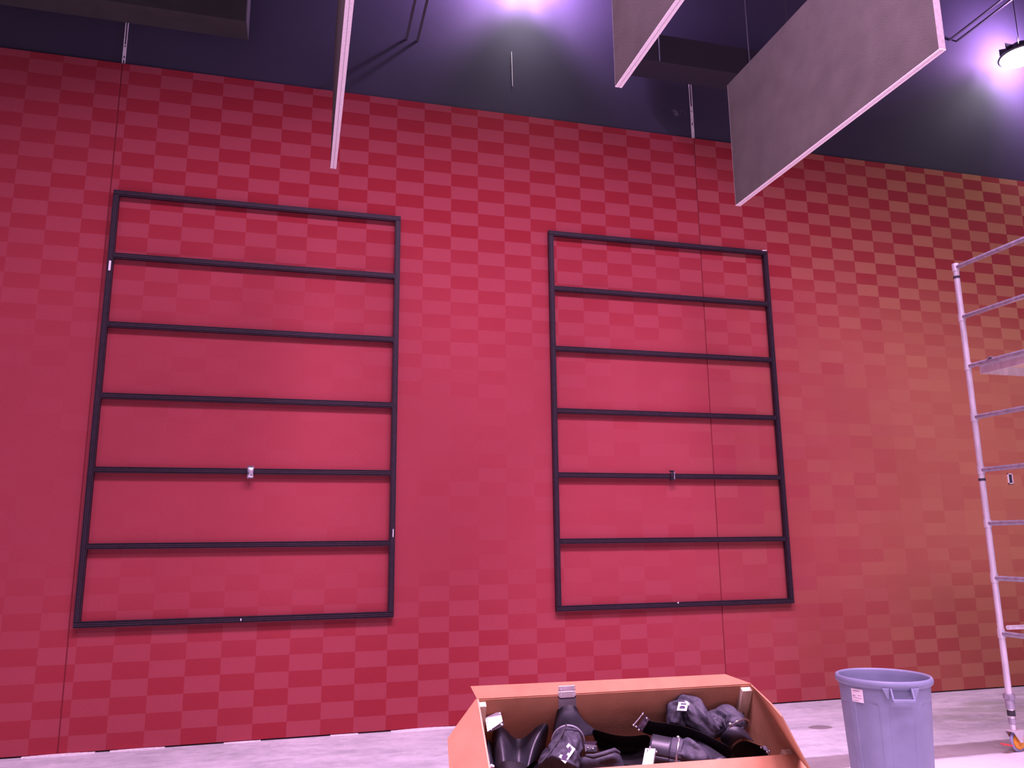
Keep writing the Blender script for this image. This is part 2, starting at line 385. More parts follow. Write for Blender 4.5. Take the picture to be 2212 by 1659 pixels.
# ------------------------------------------------------------------ acoustic baffles hung edge-down from the ceiling: 8 ft x 4 ft x 2 in
def baffle(x, Y0, Y1, label):
    z0 = 4.7; z1 = z0+1.22; y0, y1 = -7.75+Y0, -7.75+Y1; t = thing('acoustic_baffle', label, 'baffle', (x, (y0+y1)/2, z0), 'grey baffles hung from the ceiling')
    h = .025
    bm = new_bm(); add_box(bm, x-h, x+h, y0+.006, y1-.006, z0+.006, z1); obj('felt_panel', bm, 'felt', t)
    bm = new_bm(); add_box(bm, x-h+.001, x-.003, y0, y1, z0, z0+.0059); add_box(bm, x+.003, x+h-.001, y0, y1, z0, z0+.0059)
    add_box(bm, x-.003, x+.003, y0, y1, z0+.002, z0+.0058); obj('bottom_edge', bm, 'edge', t, label='pale raw edge')
    bm = new_bm(); add_box(bm, x-.002, x+.002, y0+.01, y1-.004, z0+.0014, z0+.0019); obj('edge_groove', bm, 'edgeline', t)
    for yy in (y0, y1):
        bm = new_bm(); add_box(bm, x-h+.001, x+h-.001, min(yy, yy+(.0059 if yy == y0 else -.0059)), max(yy, yy+(.0059 if yy == y0 else -.0059)), z0+.0061, z1); obj('end_edge', bm, 'end', t)
    for yy in (y0+.35, y1-.35):
        bm = new_bm(); add_cyl(bm, (x, yy, z1-.002), (x, yy, 10.4), .0015, 8); obj('hanging_cable', bm, 'rubber', t)
    return t
baffle(.167, 3.74, 6.18, 'grey acoustic baffle seen edge-on, a thin pale vertical strip hanging above left frame')
baffle(1.98, 2.07, 4.51, 'grey acoustic baffle hanging at top centre, only its lower corner in view')
baffle(3.80, 3.62, 6.06, 'largest grey acoustic baffle in view, hanging above the right frame')
# dark things against the black wall
def wall_box(name, label, cat, px, py, pw, ph, Y, dpt, mt='dark_panel'):
    a = at_y(px, py, Y); bm = new_bm(); add_box(bm, a.x, a.x+pw, a.y, a.y+dpt, a.z, a.z+ph); o = obj(name, bm, mt, bevel=.006); tag(o, label, cat); return a
a = at_y(533, 48, 7.35); bm = new_bm(); add_box(bm, a.x-3.2, a.x, a.y, a.y+.3, a.z, a.z+.9)
pan = thing('hanging_panel', 'dark hanging panel in the top left corner against the black wall', 'panel', (a.x-1.6, a.y, a.z))
obj('panel_body', bm, 'dark_panel', pan, bevel=.01)
for dx in (-2.8, -.3):
    bm = new_bm(); add_cyl(bm, (a.x+dx, a.y+.15, a.z+.89), (a.x+dx, a.y+.15, 10.4), .008, 8); obj('hanger_rod', bm, 'rubber', pan)
e0 = at_y(1372, 126, 7.35); e1 = at_y(1590, 159, 7.35)
duct = thing('air_duct', 'black rectangular duct running along the black wall behind two baffles', 'duct', (e0.x, e0.y, e0.z))
bm = new_bm(); add_box(bm, e0.x, e0.x+2.2, e0.y, e0.y+.33, e0.z, e0.z+.36); obj('duct_body', bm, 'duct', duct, bevel=.01)
for dx in (.3, 1.45, 2.0):
    bm = new_bm(); add_cyl(bm, (e0.x+dx, e0.y-.012, e0.z-.0), (e0.x+dx, e0.y-.012, 10.4), .011, 8); obj('hanger_rod', bm, 'rubber', duct)
# thin strut rails under the ceiling
for (pa, Ya, L, lab) in (((2080, 72), 7.6, 1.5, 'pair of thin metal rails under the ceiling beside the lit lamp'), ((893, 66), 7.6, 1.6, 'pair of thin metal rails on the black wall left of the top glow')):
    p = at_y(*pa, Ya); t = thing('ceiling_rail', lab, 'rail', p)
    for dx in (-.05, .07):
        bm = new_bm(); add_box(bm, p.x+dx-.012, p.x+dx+.012, p.y-L, 0.03, p.z, p.z+.02); obj('rail', bm, 'housing', t)
    bm = new_bm(); add_box(bm, p.x-.07, p.x+.09, p.y-L*.6, p.y-L*.6+.04, p.z+.035, 10.4); obj('drop_bracket', bm, 'duct', t)
    bm = new_bm(); add_box(bm, p.x+.05, p.x+.09, p.y-L*.62, p.y-L*.6, p.z-.02, p.z+.0); obj('rail_clip', bm, 'steel', t)
# wires on the black wall
def wire(pts, r, mt, label, Y=7.72):
    bm = new_bm(); add_tube(bm, [at_y(x, y, Y) for x, y in pts], r, 6); o = obj('loose_wire', bm, mt); tag(o, label, 'wire')
wire(((1105, 112), (1105.5, 130), (1106, 150), (1106.5, 168), (1107, 186)), .004, 'plaster', 'thin pale wire dangling on black wall under the purple glow', 7.765)
wire(((1563, 158), (1562, 165), (1560, 178), (1558.5, 185), (1556, 184)), .004, 'metal', 'short thin wire below the duct beside the largest baffle', 7.765)

# ------------------------------------------------------------------ ceiling lamps close to the black wall
def high_bay(p, label, power, gx=0.0):
    t = thing('ceiling_light', label, 'lamp', p, 'high bay lamps'); p = V(p)
    bm = new_bm(); add_lathe(bm, ((.02, .17), (.10, .165), (.13, .12), (.15, .05), (.25, .03), (.27, 0), (.25, -.012)), 40, p); obj('housing', bm, 'housing', t, smooth=True)
    for k in range(10):
        bm = new_bm(); a = 2*PI*k/10; M = Matrix.Translation(p) @ Matrix.Rotation(a, 4, 'Z'); add_box(bm, .12, .24, -.004, .004, .05, .15, M); obj('cooling_fin', bm, 'housing', t)
    bm = new_bm(); g = add_lathe(bm, ((.245, -.010), (.235, -.03), (.18, -.055), (.10, -.07), (.03, -.075)), 40, p); bm.faces.new(g[-1]); obj('lens', bm, 'lens', t, smooth=True, label='glowing lens')
    bm = new_bm(); add_cyl(bm, p+V((0, 0, .16)), (p.x, p.y, 10.4), .006, 10); obj('hanging_rod', bm, 'rubber', t)
    l = bpy.data.lights.new('added_glow', 'POINT'); l.energy = power; l.color = (.85, .45, 1.15); l.shadow_soft_size = .12
    o = bpy.data.objects.new('added_glow', l); COL.objects.link(o); o.location = p+V((gx, .03, .27))  # extra point light above the housing, added to throw the glow onto the wall
l2 = at_y(2206, 121, 7.34); high_bay(l2, 'lit round high bay lamp at upper right edge, glaring purple white', 290, .26)
l1 = at_y(1130, -55, 7.75); l1.y = l2.y; l1.z -= .27; high_bay(l1, 'lit high bay lamp above the top centre edge, only its purple glow showing', 480)

# outlet opening behind the scaffold
c = at_y(2183, 1034, 7.74); t = thing('outlet_box', 'small open outlet box with white rim in the wall behind the scaffold', 'outlet', (c.x, 0, c.z))
bm = new_bm(); w, h = .036, .062
for x0, x1, z0, z1 in ((-w, -w+.012, -h, h), (w-.008, w, -h, h), (-w, w, h-.010, h), (-w, w, -h, -h+.010)): add_box(bm, c.x+x0, c.x+x1, -.012, 0.0, c.z+z0, c.z+z1)
obj('outlet_rim', bm, 'sticker', t)
bm = new_bm(); add_box(bm, c.x-w+.01, c.x+w-.006, -.004, -.0005, c.z-h+.01, c.z+h-.01); obj('outlet_hole', bm, 'rubber', t)

# ------------------------------------------------------------------ open carton with flaps
BW, BDEP = 1.7, .575
a, b, c = -8.47421941e-02, 5.16455744e-01, -1.18810101e-02
BO = CAM + ray(1030.2, 1510.5)*(4.0436*BW/1.5)
BR = Matrix.Rotation(a, 3, 'Z') @ Matrix.Rotation(b, 3, 'X') @ Matrix.Rotation(c, 3, 'Y')
BU, BV_, BWD = BR @ V((1, 0, 0)), BR @ V((0, -1, 0)), BR @ V((0, 0, 1))   # right, towards the viewer, out of the box
def bl(u, v, w): return BO + BU*u + BV_*v + BWD*w
def bx(px, py, w): return at_plane(px, py, BO+BWD*w, BWD)      # place inside the carton on a level w below its rim
def bv(px, py, v): return at_plane(px, py, BO+BV_*v, BV_)
carton = thing('cardboard_carton', 'open brown cardboard carton with folded-out flaps, full of black parts, on the floor', 'box', bl(BW/2, BDEP, -.3))
carton.location.z = 0
rim = [bl(0, 0, 0), bl(BW, 0, 0), bl(BW, BDEP, 0), bl(0, BDEP, 0)]
cen = (rim[0]+rim[1]+rim[2]+rim[3])/4
foot = []
for r in rim:
    s = r.z/BWD.z; q = r-BWD*s; q.z = 0.003; foot.append(q)
names = ('back_panel', 'end_panel', 'front_panel', 'end_panel')
for i in range(4):
    p, q, fp, fq = rim[i], rim[(i+1) % 4], foot[i], foot[(i+1) % 4]
    n = (q-p).cross(fp-p).normalized()
    if n.dot(cen-p) > 0: n = -n
    bm = new_bm(); slab(bm, (p, q, fq, fp), -n, .008); obj(names[i], bm, 'card', carton)
bm = new_bm(); slab(bm, foot, (0, 0, 1), .006); obj('bottom_panel', bm, 'card', carton)
# flaps (outline traced on the plane in which each flap lies)
def flap(name, p, q, outer, t=.007):
    bm = new_bm(); n = (q-p).cross(outer[0]-p).normalized(); 
    ring = [p, q]+outer
    A = [bm.verts.new(x) for x in ring]; B = [bm.verts.new(x+n*t) for x in ring]
    k = len(ring)
    bm.faces.new(A[::-1]); bm.faces.new(B)
    for j in range(k): bm.faces.new((A[j], A[(j+1) % k], B[(j+1) % k], B[j]))
    return obj(name, bm, 'card', carton)
# back flap leans up and back from the far rim
nb = (BWD*.55+BV_*-.80).cross(BU).normalized()
fb = lambda x, y: at_plane(x, y, rim[0], nb)
flap('flap', rim[0], rim[1], [fb(1566, 1457), fb(1440, 1463), fb(1230, 1473), fb(1016, 1483)])
# left flap hangs out and down, right flap hangs steeply
nl = (BU*-.80+BWD*-.62).cross(BV_).normalized()
fL = lambda x, y: at_plane(x, y, rim[0], nl)
flap('flap', rim[3], rim[0], [fL(988, 1568), fL(968, 1597), fL(972, 1668), fL(974, 1690)])
nr = (BU*.55+BWD*-.85).cross(BV_).normalized()
fR = lambda x, y: at_plane(x, y, rim[1], nr)
flap('flap', rim[1], rim[2]+BV_*.02, [fR(1758, 1672), fR(1738, 1637), fR(1690, 1546), fR(1668, 1520)])
# front flap hangs down over the front panel
bm = new_bm(); q0, q1 = rim[3], rim[2]; dn = (foot[3]-rim[3]).normalized()
out = V((0, -.24, -.12))
slab(bm, (q0+BV_*.003, q1+BV_*.003, q1+out-BU*.02, q0+out+BU*.02), (0, -.4, .9), .007); obj('flap', bm, 'card', carton)
# pale cut edge along the left end panel and the wooden battens in the corners
bm = new_bm(); slab(bm, (rim[0], rim[3], rim[3]+BU*.010, rim[0]+BU*.010), BWD, .004); obj('cut_edge', bm, 'card_edge', carton)
def batten(u0, u1, v0, v1, L, ink=None):
    bm = new_bm(); pts = [bl(u, v, w) for w in (-L, -.012) for (u, v) in ((u0, v0), (u1, v0), (u1, v1), (u0, v1))]
    hexa(bm, pts); o = obj('corner_batten', bm, 'pine', carton, label='pale wooden corner batten')
    if ink:
        bm = new_bm()
        for k in range(7):
            w = -.16-.011*k-.006*random.random(); s = .004+.007*random.random()
            add_tube(bm, [bl((u0+u1)/2-s, v1+.002, w), bl((u0+u1)/2+s*.6, v1+.002, w-.012), bl((u0+u1)/2-s*.4, v1+.002, w-.020)], .0018, 5)
        obj('pencil_mark', bm, 'ink', o)
batten(.010, .050, .010, .050, .55, True)
batten(BW-.075, BW-.012, .010, .045, .55, True)
batten(BW-.065, BW-.012, BDEP-.055, BDEP-.010, .45)

# --- contents: moulded black plastic hoods with fabric sleeves
def L2(px, w): return [bx(x, y, w) for x, y in px]
def rows(spec): return [[bx(x, y, w) for x, y, w in r] for r in spec]
def bolt(p, n, parent, r=.006, name='bolt'):
    bm = new_bm(); n = V(n).normalized(); add_cyl(bm, p, V(p)+n*.008, r, 6); add_cyl(bm, V(p)+n*.008, V(p)+n*.014, r*.6, 8); obj(name, bm, 'steel', parent)
def plate(pts, parent, n=None, t=.004, name='bracket', mt='metal', label='zinc bracket'):
    bm = new_bm(); nn = (pts[1]-pts[0]).cross(pts[-1]-pts[0]); 
    A = [bm.verts.new(p) for p in pts]; nn = nn.normalized()*t; B = [bm.verts.new(p+nn) for p in pts]; k = len(pts)
    bm.faces.new(A[::-1]); bm.faces.new(B)
    for j in range(k): bm.faces.new((A[j], A[(j+1) % k], B[(j+1) % k], B[j]))
    return obj(name, bm, mt, parent, bevel=.001, label=label)
def printed(p0, du, dv, parent, rects, name='printed_label'):
    """white print with dark letters lying on the fabric"""
    n = du.cross(dv).normalized()
    if n.dot(CAM-p0) < 0: n = -n
    bm = new_bm(); slab(bm, (p0, p0+du, p0+du+dv, p0+dv), n, .002); o = obj(name, bm, 'print', parent, label='white printed label')
    bm = new_bm()
    for poly in rects:
        vs = [bm.verts.new(p0+du*a2+dv*b2+n*.0032) for a2, b2 in poly]; bm.faces.new(vs)
    obj('lettering', bm, 'ink', o)

# 1 left hood
h1 = thing('plastic_hood', 'black saddle-shaped plastic hood at the left end of carton with tilted zinc bracket', 'plastic hood', bx(1110, 1620, -.35))
bm = new_bm(); add_loft(bm, rows((
    ((1058, 1584, -.30), (1064, 1572, -.22), (1078, 1566, -.19), (1089, 1566, -.22), (1098, 1567, -.25), (1120, 1571, -.27), (1142, 1567, -.26), (1160, 1552, -.22), (1176, 1538, -.19), (1191, 1528, -.17), (1206, 1528, -.20), (1222, 1540, -.28)),
    ((1061, 1600, -.33), (1067, 1592, -.22), (1080, 1587, -.17), (1094, 1588, -.21), (1104, 1596, -.29), (1122, 1598, -.31), (1141, 1594, -.29), (1156, 1584, -.22), (1172, 1572, -.20), (1188, 1556, -.19), (1204, 1552, -.21), (1220, 1560, -.31)),
    ((1064, 1626, -.36), (1070, 1622, -.24), (1084, 1618, -.18), (1098, 1620, -.22), (1108, 1624, -.31), (1122, 1626, -.33), (1136, 1622, -.30), (1146, 1613, -.23), (1156, 1602, -.22), (1170, 1590, -.24), (1184, 1586, -.30), (1198, 1590, -.38)),
    ((1066, 1668, -.40), (1074, 1668, -.27), (1088, 1668, -.20), (1102, 1668, -.24), (1111, 1668, -.33), (1122, 1668, -.35), (1130, 1666, -.32), (1138, 1660, -.26), (1147, 1652, -.27), (1156, 1644, -.34), (1166, 1640, -.42), (1174, 1640, -.46)))))
obj('hood_shell', bm, 'plastic', h1, smooth=True, sub=2, solid=.006)
br = plate([bx(1053, 1581, -.13), bx(1048, 1550, -.11), bx(1081, 1535, -.09), bx(1086, 1559, -.11)], h1)
plate([bx(1053, 1581, -.13), bx(1086, 1559, -.11), bx(1089, 1562, -.13), bx(1088, 1567, -.14), bx(1059, 1581, -.15), bx(1055, 1580, -.15)], h1)
nB = (BWD+BV_*.5)
for q in ((1053, 1555), (1079, 1543)): bolt(bx(*q, -.104), nB, h1, .004)
for q in ((1060, 1576), (1083, 1566)): bolt(bx(*q, -.132), nB, h1, .006)
# dark collar at the bottom of the left leg
bm = new_bm(); add_loft(bm, rows((((1078, 1646, -.20), (1090, 1642, -.165), (1105, 1642, -.165), (1120, 1643, -.17), (1134, 1652, -.20)), ((1076, 1670, -.22), (1090, 1668, -.17), (1105, 1668, -.165), (1122, 1668, -.17), (1138, 1670, -.20)))))
obj('collar', bm, 'plastic_in', h1, smooth=True, sub=2, solid=.006)

# 2 centre hood with a fabric sleeve
h2 = thing('plastic_hood', 'pointed black plastic hood clipped over the far rim of carton, striped label on its sleeve', 'plastic hood', bx(1230, 1600, -.3))
bm = new_bm(); add_loft(bm, rows((
    ((1203, 1535, -.10), (1207, 1521, -.075), (1215, 1513, -.06), (1225, 1511, -.055), (1235, 1514, -.06), (1243, 1524, -.075), (1248, 1536, -.10)),
    ((1199, 1556, -.18), (1204, 1544, -.12), (1214, 1537, -.09), (1227, 1536, -.085), (1240, 1539, -.09), (1252, 1548, -.12), (1260, 1558, -.18)),
    ((1193, 1582, -.26), (1199, 1572, -.18), (1212, 1566, -.14), (1230, 1564, -.13), (1250, 1564, -.14), (1270, 1568, -.17), (1285, 1574, -.22)),
    ((1188, 1612, -.32), (1195, 1604, -.25), (1210, 1598, -.21), (1232, 1596, -.19), (1258, 1592, -.19), (1285, 1588, -.22), (1306, 1590, -.27)))))
obj('hood_shell', bm, 'plastic', h2, smooth=True, sub=2, solid=.006)
# tongue of sheet metal and angle bracket gripping the rim
pb = lambda x, y, v=.012: bv(x, y, v)
plate([pb(1207, 1506), pb(1244, 1503), pb(1246, 1532), pb(1207, 1534)], h2, name='metal_tongue')
plate([pb(1206, 1495, .05), pb(1243, 1493, .05), pb(1244, 1502, .05), pb(1240, 1506, .05), pb(1211, 1508, .05), pb(1206, 1503, .05)], h2, mt='sticker', label='white bracket plate')
plate([pb(1205, 1503, .048), pb(1210, 1508, .048), pb(1241, 1506, .048), pb(1244.5, 1502, .048), pb(1244.5, 1506, .048), pb(1241, 1509, .048), pb(1210, 1511, .048), pb(1205, 1506, .048)], h2, mt='ink', label='dark rubber strip', name='rubber_strip')
plate([pb(1207, 1483, .03), pb(1242, 1481, .03), pb(1243, 1494, .03), pb(1206, 1496, .03)], h2)
for q in ((1211, 1487), (1239, 1485)): bolt(pb(*q, .034), BV_+BWD*.4, h2, .004)
for q in ((1211, 1499), (1238, 1497)): bolt(pb(*q, .054), BV_+BWD*.4, h2, .003)
rc = bx(1227, 1602, -.16); rn = (CAM-rc).normalized()*.8+BV_*.5-BWD*.2
bm = new_bm(); add_torus(bm, rc, rn, .092, .006, 48, 8); obj('clamp_ring', bm, 'alu_dark', h2, smooth=True, label='thin metal clamp ring')
def sleeve(name, pts, rad, parent, seed, wr=.35, flat=1.0, seg=40):
    bm = new_bm(); P = [V(p) for p in pts]; n = 26; pp = []; rr = []
    for i in range(n):
        t = i/(n-1)*(len(P)-1); k = min(int(t), len(P)-2); f = t-k
        p0, p1, p2, p3 = P[max(k-1, 0)], P[k], P[k+1], P[min(k+2, len(P)-1)]
        pp.append(.5*((2*p1)+(p2-p0)*f+(2*p0-5*p1+4*p2-p3)*f*f+(3*p1-p0-3*p2+p3)*f**3)); rr.append(rad[k]*(1-f)+rad[k+1]*f)
    add_tube(bm, pp, rr, seg, True, wr, 5.0, seed, flat)
    return obj(name, bm, 'cloth', parent, smooth=True, sub=1)
sl = sleeve('fabric_sleeve', [bx(1227, 1598, -.20), bx(1224, 1618, -.16), bx(1215, 1640, -.15), bx(1205, 1672, -.16)], [.078, .088, .098, .12], h2, 1.0, .28)
printed(bx(1206, 1637, -.050), bx(1228, 1606, -.050)-bx(1206, 1637, -.050), bx(1221, 1650, -.055)-bx(1206, 1637, -.050), sl,
        (((.10, .25), (.42, .22), (.42, .80), (.10, .86)), ((.56, .30), (.62, .22), (.90, .30), (.94, .46), (.84, .52), (.92, .58), (.84, .70), (.58, .74))))
bm = new_bm(); add_tube(bm, [bx(1223, 1565, -.065), bx(1212, 1590, -.055), bx(1197, 1613, -.055), bx(1180, 1636, -.07), bx(1168, 1648, -.09)], .005, 8); obj('cord', bm, 'rubber', sl, smooth=True)
# shiny bulge to the left of that sleeve
bm = new_bm(); add_loft(bm, rows((((1158, 1668, -.30), (1163, 1640, -.25), (1172, 1620, -.24), (1184, 1612, -.27)), ((1170, 1668, -.20), (1173, 1640, -.17), (1180, 1622, -.18), (1190, 1614, -.24)), ((1184, 1668, -.20), (1186, 1645, -.18), (1190, 1630, -.2), (1196, 1620, -.26)))))
obj('hood_rib', bm, 'plastic', h2, smooth=True, sub=2, solid=.005)

# 3 long trough with a clamped tube end
h3 = thing('plastic_hood', 'black open trough-shaped hood lying along the middle of carton, silver hose clamp on its end', 'plastic hood', bx(1380, 1630, -.3))
bm = new_bm(); add_loft(bm, rows((
    ((1276, 1571, -.14), (1300, 1580, -.15), (1330, 1588, -.16), (1362, 1590, -.165), (1385, 1587, -.16), (1403, 1585, -.15)),
    ((1280, 1590, -.27), (1303, 1600, -.29), (1330, 1607, -.30), (1360, 1610, -.30), (1386, 1608, -.29), (1408, 1602, -.27)),
    ((1290, 1612, -.30), (1310, 1620, -.33), (1332, 1628, -.34), (1360, 1632, -.34), (1388, 1630, -.33), (1412, 1622, -.31)),
    ((1300, 1640, -.28), (1318, 1645, -.29), (1336, 1650, -.29), (1362, 1654, -.29), (1388, 1654, -.28), (1414, 1650, -.27)))))
obj('hood_shell', bm, 'plastic_in', h3, smooth=True, sub=2, solid=.006)
def tube_end(c0, c1, r0, r1, parent, name, mt='plastic', n=10, arc=(0, 2*PI)):
    bm = new_bm(); s, q, d = frame_from(V(c1)-V(c0)); R = []
    for i in range(n):
        f = i/(n-1); c = V(c0).lerp(V(c1), f); r = r0+(r1-r0)*f
        R.append([c+(s*math.cos(arc[0]+(arc[1]-arc[0])*k/32)+q*math.sin(arc[0]+(arc[1]-arc[0])*k/32))*r for k in range(33)])
    add_loft(bm, R); return obj(name, bm, mt, parent, smooth=True, solid=.006)
c0, c1 = bx(1408, 1622, -.21), bx(1452, 1630, -.19)
tube_end(c0, c1, .088, .086, h3, 'tube_end')
c2 = c1+(c1-c0)*.55
tube_end(c1, c2, .090, .089, h3, 'sleeve_cuff', 'cloth')
ax = (c1-c0).normalized()
bm = new_bm(); add_torus(bm, c1+(c2-c1)*.62, ax, .092, .0065, 48, 8); obj('hose_clamp', bm, 'steel', h3, smooth=True, label='silver hose clamp')
bm = new_bm(); cc = c1+(c2-c1)*.62+(BWD*.8+BV_*-.5).normalized()*.096; add_ball(bm, cc, .012); obj('clamp_screw', bm, 'steel', h3)
sleeve('fabric_sleeve', [c2-ax*.03, c2+ax*.05, c2+ax*.10-BWD*.05, c2+ax*.12-BWD*.14], [.082, .092, .075, .05], h3, 4.0, .35)

# 4 long curved band from the bolted bracket
h4 = thing('plastic_hood', 'long curved black plastic band with bolted bracket, sweeping across the right half of carton', 'plastic hood', bx(1480, 1600, -.3))
bm = new_bm(); add_loft(bm, rows((
    ((1398, 1551, -.10), (1406, 1558, -.11), (1430, 1560, -.115), (1462, 1564, -.12), (1496, 1573, -.12), (1530, 1588, -.12), (1558, 1603, -.125), (1582, 1616, -.135)),
    ((1388, 1566, -.15), (1400, 1574, -.19), (1428, 1580, -.21), (1460, 1586, -.22), (1494, 1596, -.22), (1526, 1610, -.22), (1556, 1622, -.22), (1584, 1630, -.21)),
    ((1380, 1578, -.19), (1394, 1586, -.25), (1424, 1594, -.28), (1458, 1602, -.28), (1490, 1612, -.28), (1520, 1625, -.28), (1550, 1636, -.27), (1578, 1642, -.25)))))
obj('band_shell', bm, 'plastic_in', h4, smooth=True, sub=2, solid=.006)
bm = new_bm(); add_loft(bm, rows((((1376, 1572, -.10), (1384, 1560, -.085), (1393, 1546, -.08)), ((1386, 1580, -.12), (1394, 1567, -.10), (1402, 1553, -.10)))))
obj('bracket_block', bm, 'frame', h4, solid=.012)
bm = new_bm(); add_tube(bm, [bx(1369, 1566, -.075), bx(1380, 1553, -.07), bx(1390, 1540, -.065)], .004, 8); obj('bracket_rod', bm, 'steel', h4, smooth=True)
for q in ((1368, 1567, -.075), (1374, 1570, -.075), (1380, 1577, -.09), (1388, 1543, -.06), (1397, 1552, -.075)):
    bm = new_bm(); add_ball(bm, bx(*q), .007, 10); obj('bolt', bm, 'steel', h4, smooth=True)
# glossy underside tube in front of the band
tube_end(bx(1494, 1610, -.27), bx(1560, 1668, -.20), .05, .075, h4, 'glossy_tube', 'plastic')

# 5 right hood: bag, clamp, mouth
h5 = thing('plastic_hood', 'black plastic hood at the right end of carton with bunched fabric sleeve, label uppermost', 'plastic hood', bx(1580, 1600, -.3))
s5 = sleeve('fabric_sleeve', [bx(1462, 1572, -.17), bx(1468, 1540, -.13), bx(1490, 1532, -.10), bx(1512, 1560, -.13), bx(1535, 1580, -.19)], [.045, .080, .075, .078, .06], h5, 7.0, .38)
s6 = sleeve('fabric_sleeve', [bx(1524, 1582, -.20), bx(1544, 1562, -.19), bx(1566, 1554, -.17), bx(1586, 1562, -.17), bx(1594, 1572, -.19)], [.05, .076, .078, .070, .055], h5, 11.0, .34)
e0_, e1_ = bx(1596, 1582, -.19), bx(1624, 1622, -.22)
printed(bx(1462, 1535, -.030), bx(1466, 1517, -.030)-bx(1462, 1535, -.030), bx(1483, 1536, -.032)-bx(1462, 1535, -.030), s5,
        (((.22, .2), (.44, .2), (.56, .35), (.56, .62), (.44, .78), (.22, .78)), ((.70, .25), (.86, .25), (.86, .85), (.70, .85))))
bm = new_bm(); slab(bm, (bx(1478, 1514, -.036), bx(1484, 1515, -.036), bx(1496, 1525, -.05), bx(1491, 1527, -.05)), BWD, .002); obj('printed_stripe', bm, 'print', s5)
bm = new_bm(); add_torus(bm, bx(1592, 1574, -.15), (e1_-e0_), .082, .006, 40, 8); obj('hose_clamp', bm, 'steel', h5, smooth=True, label='silver hose clamp')
bm = new_bm(); add_ball(bm, bx(1577, 1565, -.09), .012); obj('clamp_screw', bm, 'steel', h5, smooth=True)
s_, q_, d_ = frame_from(e1_-e0_)
bm = new_bm(); add_loft(bm, rows((
    ((1552, 1598, -.20), (1562, 1580, -.12), (1580, 1568, -.085), (1600, 1568, -.09), (1616, 1582, -.14)),
    ((1564, 1608, -.22), (1573, 1592, -.13), (1590, 1582, -.10), (1608, 1584, -.105), (1624, 1597, -.15)),
    ((1579, 1616, -.23), (1588, 1602, -.16), (1604, 1594, -.13), (1620, 1598, -.13), (1634, 1606, -.15)))))
obj('hood_shell', bm, 'plastic', h5, smooth=True, sub=2, solid=.006)
bm = new_bm(); add_loft(bm, rows((
    ((1581, 1615, -.24), (1590, 1605, -.20), (1605, 1598, -.18), (1621, 1602, -.17), (1634, 1608, -.175), (1648, 1612, -.17), (1657, 1618, -.17)),
    ((1580, 1628, -.28), (1594, 1622, -.28), (1610, 1618, -.28), (1626, 1618, -.27), (1640, 1620, -.25), (1652, 1624, -.22), (1660, 1630, -.20)),
    ((1572, 1645, -.30), (1590, 1642, -.31), (1610, 1640, -.31), (1628, 1638, -.30), (1642, 1636, -.28), (1652, 1636, -.24), (1660, 1638, -.22)))))
obj('hood_mouth', bm, 'plastic_in', h5, smooth=True, sub=2, solid=.006)
bm = new_bm(); add_loft(bm, rows((((1648, 1611, -.15), (1655, 1612, -.14), (1662, 1624, -.14)), ((1650, 1620, -.16), (1656, 1622, -.15), (1661, 1632, -.15))))); obj('bracket', bm, 'alu_dark', h5, solid=.006)
for q in ((1644, 1615, -.14), (1657, 1625, -.125), (1662, 1623, -.13)):
    bm = new_bm(); add_ball(bm, bx(*q), .007, 10); obj('bolt', bm, 'steel', h5, smooth=True)

# 6 upright angle bracket by the front edge, 7 the front bag, small bracket, 8 crumpled cloth at the left end
ab = thing('angle_bracket', 'pale flat metal bracket standing up by the front edge of carton', 'bracket', bx(1400, 1640, -.15))
plate([bx(1384, 1668, -.10), bx(1394, 1616, -.08), bx(1416, 1617, -.08), bx(1408, 1668, -.10)], ab, name='plate', mt='alu', label=None, t=.006)
plate([bx(1408, 1668, -.10), bx(1416, 1617, -.08), bx(1418, 1622, -.10), bx(1410, 1668, -.13)], ab, name='side_flange', label=None)
for q in ((1399, 1620), (1391, 1652)): 
    bm = new_bm(); add_cyl(bm, bx(*q, -.085), bx(*q, -.070), .003, 8); obj('rivet_hole', bm, 'ink', ab)
for q in ((1404, 1614), (1418, 1624)):
    bm = new_bm(); add_ball(bm, bx(*q, -.07), .006, 8); obj('bolt', bm, 'steel', ab, smooth=True)
bag = thing('fabric_sleeve', 'crumpled charcoal fabric sleeve bunched at the front edge of carton, left of pale bracket', 'fabric sleeve', bx(1290, 1660, -.25))
bm = new_bm(); R_ = []
pxs = (((1236, 1640), (1255, 1634), (1275, 1634), (1295, 1630), (1312, 1626), (1328, 1620), (1338, 1626)), ((1225, 1652), (1250, 1646), (1272, 1648), (1297, 1642), (1318, 1636), (1334, 1632), (1344, 1640)), ((1215, 1668), (1245, 1662), (1272, 1664), (1298, 1658), (1322, 1652), (1340, 1648), (1350, 1654)), ((1205, 1690), (1240, 1688), (1270, 1688), (1300, 1686), (1325, 1684), (1345, 1682), (1360, 1682)))
for i, r in enumerate(pxs): R_.append([bx(x, y, -.16-.03*i*(i > 1)+.05*noise.noise(V((j*1.7, i*1.9, 3.0)))-(.08 if j in (0, 6) else 0)) for j, (x, y) in enumerate(r)])
add_loft(bm, R_); obj('cloth_body', bm, 'cloth', bag, smooth=True, sub=2, solid=.006)
bm = new_bm(); add_tube(bm, [bx(1266, 1632, -.12), bx(1282, 1634, -.11), bx(1304, 1628, -.10), bx(1328, 1620, -.10), bx(1338, 1626, -.13)], [.008, .013, .013, .012, .008], 10); obj('hem', bm, 'cloth', bag, smooth=True)
sb = thing('small_bracket', 'small dark bracket with two shiny bolts beside the centre sleeve in carton', 'bracket', bx(1275, 1612, -.2))
plate([bx(1262, 1607, -.14), bx(1290, 1611, -.14), bx(1290, 1624, -.16), bx(1264, 1624, -.16)], sb, name='plate', mt='plastic', label=None)
